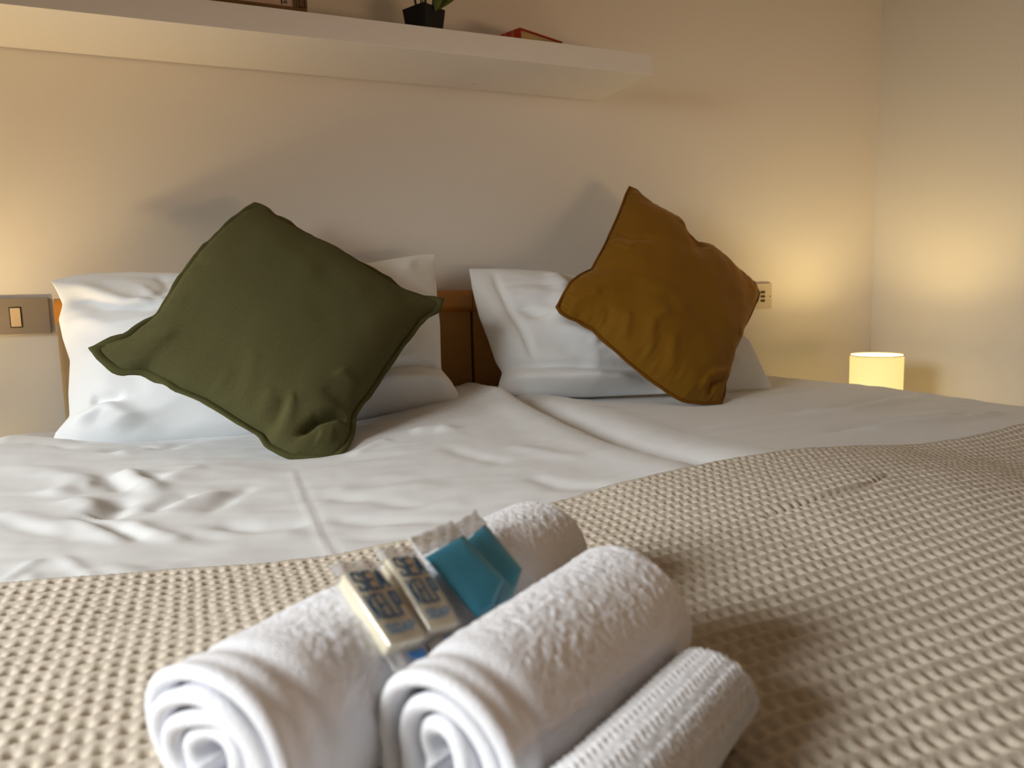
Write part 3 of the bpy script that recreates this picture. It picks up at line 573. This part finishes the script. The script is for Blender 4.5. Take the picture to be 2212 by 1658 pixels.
def sachet(C, label, gel_uv, dh):
    C = frame_of(C); c = sum(C) / 4
    t = thing('gel_sachet', c - NS * .004, label, 'sachet', 'blue gel sachets on the towel')
    def pad(poly, hi, lo, rings=7):
        """softly domed pad over a polygon given in face coordinates"""
        P = np.array(poly, float); cen = P.mean(0)
        Q = []
        for i in range(len(P)):
            for k in range(6): Q.append(P[i] + (P[(i + 1) % len(P)] - P[i]) * k / 6)
        Q = np.array(Q); m = len(Q); V = []
        for sgn in (1, -1):
            for j in range(rings):
                f = math.sin(math.pi / 2 * (j / (rings - 1))); z = math.sqrt(max(0, 1 - f ** 4))
                for q in Q:
                    p = cen + (q - cen) * max(f, .02); V.append(patch(C, p[0], p[1], (hi if sgn > 0 else -lo) * z + dh, NS))
        F = []
        for h in (0, 1):
            for j in range(rings - 1):
                for i in range(m):
                    a = h * rings * m + j * m + i; b = h * rings * m + j * m + (i + 1) % m
                    F.append((a, a + m, b + m, b) if h == 0 else (a, b, b + m, a + m))
            F.append(tuple(range(h * rings * m, h * rings * m + m)) if h == 0 else tuple(range(h * rings * m, h * rings * m + m))[::-1])
        return V, F
    V, F = pad(gel_uv, .0028, .0022); mk('gel', V, F, m_gel, t, label='blue gel filling')
    V, F = pad([(.0, .20), (1, .20), (1, 1), (.0, 1)], .0036, .0030); mk('film', V, F, m_sachet, t, label='clear film pouch')
    mb = []; n = 8; V = []
    for k in range(n + 1):
        v = .0 + .215 * k / n
        for j in range(13): V.append(patch(C, j / 12, v, dh + .0007 * math.sin(j * 1.7 + k) + .0010 * (k % 2), NS))
    m = len(V); V = V + [p - NS * .0006 for p in V]; F = []
    for k in range(n):
        for j in range(12):
            a = k * 13 + j; F.append((a, a + 1, a + 14, a + 13)); F.append((m + a, m + a + 13, m + a + 14, m + a + 1))
    for j in range(12): F.append((j, m + j, m + j + 1, j + 1)); q = n * 13 + j; F.append((q, q + 1, m + q + 1, m + q))
    for k in range(n): a = k * 13; F.append((a, a + 13, m + a + 13, m + a)); a += 12; F.append((a, m + a, m + a + 13, a + 13))
    mk('crimped_seal', V, F, m_sachet_seal, t, label='frosted crimped end')
    return t
sachet([[.1114,-1.4379,-.1495],[.1482,-1.4126,-.1508],[.1727,-1.4707,-.186],[.1352,-1.4958,-.1845]], 'sachet of blue gel lying on top, nearer to the soap bars', [(.03, .25), (.98, .20), (.98, .80), (.74, .86), (.40, .97), (.03, .97)], .0012)
sachet([[.1370,-1.4200,-.1526],[.1778,-1.3851,-.1508],[.1952,-1.4486,-.186],[.1580,-1.4820,-.1885]], 'sachet of blue gel partly under the other sachet, farther from the soap', [(.04, .25), (.97, .20), (.97, .82), (.7, .88), (.4, .95), (.04, .95)], -.0035)

# ------------------------------------------------------------------ shelf and what stands on it
XS, ZS = 1.0851, .5330
sh = thing('floating_shelf', (XS - .95, 0, ZS), 'long white floating shelf fixed to the wall above the beds', 'shelf')
MB().box(XS - 1.9, XS, -.26, -.0045, ZS, ZS + .05).build('shelf_board', m_shelf, sh, bevel=.0012)
MB().tube([(.693, -.05, ZS - .0003), (.693, -.05, ZS + .004)], .0022, 10).build('screw_hole', m_dark, sh)
TS = ZS + .05
# picture frame
pf = thing('picture_frame', (.16, -.2, TS), 'weathered wood picture frame with a pale print standing on the shelf', 'picture frame')
x0, x1, z0, z1, fy = .018, .2635, TS, TS + .30, -.212
def rail(ax, a0, a1, b0, b1):
    mb = MB()
    for k in range(5):
        c0 = b0 + (b1 - b0) * k / 5; c1 = b0 + (b1 - b0) * (k + .86) / 5; y = fy + (.0, .003, .001, .004, .006)[k]
        if ax == 0: mb.box(a0, a1, y, fy + .02, min(c0, c1), max(c0, c1))
        else: mb.box(min(c0, c1), max(c0, c1), y, fy + .02, a0, a1)
    mb.box(a0, a1, fy + .008, fy + .02, min(b0, b1), max(b0, b1)) if ax == 0 else mb.box(min(b0, b1), max(b0, b1), fy + .008, fy + .02, a0, a1)
    return mb
fr_ = .027
rail(0, x0, x1, z0, z0 + fr_).build('frame_rail', m_frame, pf); rail(0, x0, x1, z1, z1 - fr_).build('frame_rail', m_frame, pf)
rail(2, z0 + fr_, z1 - fr_, x1, x1 - fr_).build('frame_rail', m_frame, pf); rail(2, z0 + fr_, z1 - fr_, x0, x0 + fr_).build('frame_rail', m_frame, pf)
pr = MB().box(x0 + fr_ - .002, x1 - fr_ + .002, fy + .012, fy + .018, z0 + fr_ - .002, z1 - fr_ + .002).build('print', m_print, pf, label='pale pink print behind the frame')
mk_ = MB()
for (a, b, c, d_) in ((.212, .2145, .0, .010), (.2175, .2195, .002, .0075), (.2205, .2235, .005, .0075), (.2225, .2240, .001, .006)):
    mk_.box(a, b, fy + .0112, fy + .0125, z0 + fr_ + .004 + c, z0 + fr_ + .004 + d_)
mk_.build('printed_mark', m_ink, pf)
# potted plant
pc = (.532, -.165); pot = thing('potted_plant', (pc[0], pc[1], TS), 'small leafy plant in a square black pot on the shelf', 'plant')
def sq(h, a, r=.004, rot=math.radians(28)):
    out = []
    for qx, qy in ((1, 1), (-1, 1), (-1, -1), (1, -1)):
        for k in range(4):
            t = math.atan2(qy, qx) - math.pi / 4 + math.pi / 2 * k / 3
            x = qx * (a - r) + r * math.cos(t); y = qy * (a - r) + r * math.sin(t)
            out.append((pc[0] + x * math.cos(rot) - y * math.sin(rot), pc[1] + x * math.sin(rot) + y * math.cos(rot), TS + h))
    return out
lay = [sq(0, .028), sq(.066, .0355), sq(.069, .0358), sq(.069, .0325), sq(.058, .0315)]
V = sum(lay, []); m = 16; F = [(i + m * j, (i + 1) % m + m * j, (i + 1) % m + m * (j + 1), i + m * (j + 1)) for j in range(len(lay) - 1) for i in range(m)] + [tuple(range(m))[::-1]]
mk('pot', V, F, m_pot, pot, False)
mk('soil', sq(.0585, .0318), [tuple(range(16))], m_soil, pot, False)
rnd = random.Random(4)
def leaf_mesh(base, tip, width, normal):
    base, tip, normal = Vector(base), Vector(tip), Vector(normal); d = tip - base; sd = d.cross(normal).normalized(); nn = sd.cross(d).normalized()
    V = []; n = 8
    for k in range(n + 1):
        t = k / n; wd = width * math.sin(math.pi * min(1, t * .93 + .04)) ** .8; c = base + d * t + nn * (.25 * d.length * t * (1 - t))
        V += [c - sd * wd + nn * wd * .25, c, c + sd * wd + nn * wd * .25]
    m = len(V); V += [v - nn * .0006 for v in V]; F = []
    for k in range(n):
        for j in (0, 1): a = k * 3 + j; F += [(a, a + 1, a + 4, a + 3), (m + a, m + a + 3, m + a + 4, m + a + 1)]
        F += [(k * 3, k * 3 + 3, m + k * 3 + 3, m + k * 3), (k * 3 + 2, m + k * 3 + 2, m + k * 3 + 5, k * 3 + 5)]
    return V, F
stems = [((.545, -.185), (.580, -.205, .150), True), ((.520, -.185), (.500, -.215, .155), False), ((.535, -.175), (.530, -.19, .19), False), ((.530, -.16), (.552, -.15, .20), False), ((.515, -.17), (.47, -.19, .140), True), ((.550, -.17), (.61, -.18, .175), True), ((.527, -.19), (.515, -.235, .135), False), ((.54, -.15), (.56, -.10, .19), False), ((.52, -.15), (.48, -.12, .18), False)]
for (bx, by), (tx, ty, tz), arch in stems:
    b0 = Vector((bx, by, TS + .057)); b3 = Vector((tx, ty, TS + tz)); b1 = b0 + Vector((0, 0, .04)); pts = []
    b2 = b3 + Vector(((bx - tx) * .4, (by - ty) * .4, .02))
    for k in range(9):
        t = k / 8; pts.append(b0 * (1 - t) ** 3 + b1 * 3 * t * (1 - t) ** 2 + b2 * 3 * t * t * (1 - t) + b3 * t ** 3)
    MB().tube(pts, [.0016 - .0006 * k / 8 for k in range(9)], 7).build('stem', m_stem, pot, True)
    for fr2, ln, wd in ((1.0, .050, .013), (.72, .042, .011)):
        p = pts[int(8 * fr2)]; q = Vector((tx - bx, ty - by, 0)).normalized() if fr2 == 1 else Vector((by - ty, tx - bx, 0)).normalized()
        V, F = leaf_mesh(p, p + q * ln + Vector((0, 0, rnd.uniform(-.012, .014))), wd, (0, 0, 1)); mk('leaf', V, F, m_leaf, pot)
V, F = leaf_mesh((.553, -.195, TS + .062), (.602, -.205, TS + .096), .013, (-.5, -.75, .45)); mk('leaf', V, F, m_leaf, pot)
V, F = leaf_mesh((.548, -.20, TS + .058), (.562, -.208, TS + .108), .010, (-.2, -1, .2)); mk('leaf', V, F, m_leaf, pot)
# red book
bo = np.array([.752, -.211]); ux = np.array([.930, .368]); uy = np.array([-.368, .930])
bk = thing('book', (.80, -.13, TS), 'red hardback book with gilt spine lying flat on the shelf', 'book')
def BM(v): p = bo + ux * v[0] + uy * v[1]; return (p[0], p[1], TS + v[2])
MB().box(0, .148, 0, .20, 0, .003, BM).build('cover', m_red, bk); MB().box(-.001, .150, -.001, .20, .038, .041, BM).build('cover', m_red, bk)
MB().box(.003, .143, .004, .196, .0032, .0378, BM).build('page_block', m_page, bk, label='yellowed page edges')
sp = MB(); sp.rbox(-.004, .0035, .0, .20, 0, .041, .003, axis=1, M=BM); sp.build('spine', m_red, bk, True)
bd = MB()
for y in (.018, .022, .045, .075, .079): bd.box(-.0045, -.001, y, y + .002, .001, .040, BM)
bd.box(-.0045, -.001, .052, .068, .008, .032, BM); bd.build('spine_gilding', m_gilt, bk)

# ------------------------------------------------------------------ switch and socket
sw = thing('light_switch', (-.347, 0, -.02), 'taupe wall switch plate with one cream rocker, beside the headboard end', 'switch')
MB().rbox(-.407, -.287, -.0095, -.0012, -.057, .0205, .003, axis=1).build('plate', m_taupe, sw, bevel=.0012)
MB().box(-.3605, -.3375, -.0100, -.0085, -.0425, .0015).build('rocker_recess', m_dark, sw)
MB().rbox(-.358, -.3395, -.0135, -.0098, -.040, -.0005, .001, axis=1).build('rocker', m_rocker, sw, bevel=.0008)
so = thing('power_socket', (1.651, 0, -.025), 'ivory wall socket plate half hidden behind the mustard cushion', 'socket')
MB().rbox(1.592, 1.711, -.0085, -.0012, -.0655, .0165, .004, axis=1).build('plate', m_white_pl, so, bevel=.0012)
MB().rbox(1.6565, 1.6885, -.0100, -.0080, -.0475, -.0025, .002, axis=1).build('socket_insert', m_white_pl, so)
h = MB()
for z in (-.011, -.0245, -.038): h.rbox(1.6625, 1.6815, -.0105, -.0095, z - .0042, z + .0042, .003, axis=1)
h.build('socket_holes', m_dark, so)
MB().tube([(1.7035, -.0080, -.025), (1.7035, -.0092, -.025)], .0022, 12).build('screw', m_dark, so)

# ------------------------------------------------------------------ lamps and nightstands
def nightstand(x0, x1, label, y1=-.02, y0=-.50, top=-.485):
    n = thing('nightstand', ((x0 + x1) / 2, (y0 + y1) / 2, -Z0), label, 'nightstand', 'nightstands beside the beds')
    MB().box(x0, x1, y0, y1, top - .03, top).build('tabletop', m_night, n, bevel=.003)
    MB().box(x0 + .02, x1 - .02, y0 + .02, y1 - .01, top - .17, top - .031).build('drawer_box', m_night, n, bevel=.002)
    for lx in (x0 + .035, x1 - .035):
        for ly in (y0 + .035, y1 - .035): MB().tube([(lx, ly, -Z0), (lx, ly, top - .172)], [.012, .017], 10).build('leg', m_night, n, True)
def table_lamp(x, y, label, top=-.485):
    l = thing('table_lamp', (x, y, top), label, 'lamp', 'bedside lamps')
    zt = -.2005; zbm = -.365; r = .0720
    MB().lathe((x, y, 0), [(r, zbm), (r, zt), (r - .0012, zt)], 64).build('shade', m_shade, l, True)
    MB().lathe((x, y, 0), [(r - .0014, zt - .001), (r - .0014, zbm)], 64).build('shade_lining', m_shade_in, l, True)
    MB().lathe((x, y, 0), [(r + .0006, zt - .0022), (r + .0008, zt + .0006), (r - .0018, zt + .0006), (r - .0018, zt - .0022), (r + .0006, zt - .0022)], 64).build('shade_rim', m_rim, l, True)
    MB().lathe((x, y, top), [(.0001, 0), (.050, 0), (.053, .01), (.051, .070), (.04, .105), (.014, .115), (.012, .142), (.0001, .143)], 40).build('lamp_base', m_lbase, l, True)
    sp = MB()
    for k in range(3):
        a = 2.1 * k + .4; sp.tube([(x + .012 * math.cos(a), y + .012 * math.sin(a), -.345), (x + (r - .002) * math.cos(a), y + (r - .002) * math.sin(a), -.345)], .0012, 6)
    sp.build('shade_ring', m_rim, l)
    MB().lathe((x, y, 0), [(.0001, -.284), (.010, -.287), (.016, -.296), (.017, -.306), (.014, -.316), (.010, -.325), (.010, -.340), (.0001, -.340)], 24).build('bulb', m_bulb, l, True)
    p = lamp('bulb_light_right' if x > 0 else 'bulb_light_left', 'POINT', (x, y, -.256), *(BULB_R if x > 0 else BULB_L).values(), shadow_soft_size=.024)
    p.parent = l; p.location = Vector((0, 0, -.256 - top))
nightstand(1.68, 2.12, 'small pale nightstand under the lamp in the room corner')
nightstand(-.80, -.385, 'small pale nightstand under the lamp past the wall switch')
table_lamp(1.832, -.310, 'lit drum lamp glowing yellow in the corner past the mustard cushion')
table_lamp(-.52, -.312, 'lit drum lamp on the nightstand past the wall switch')
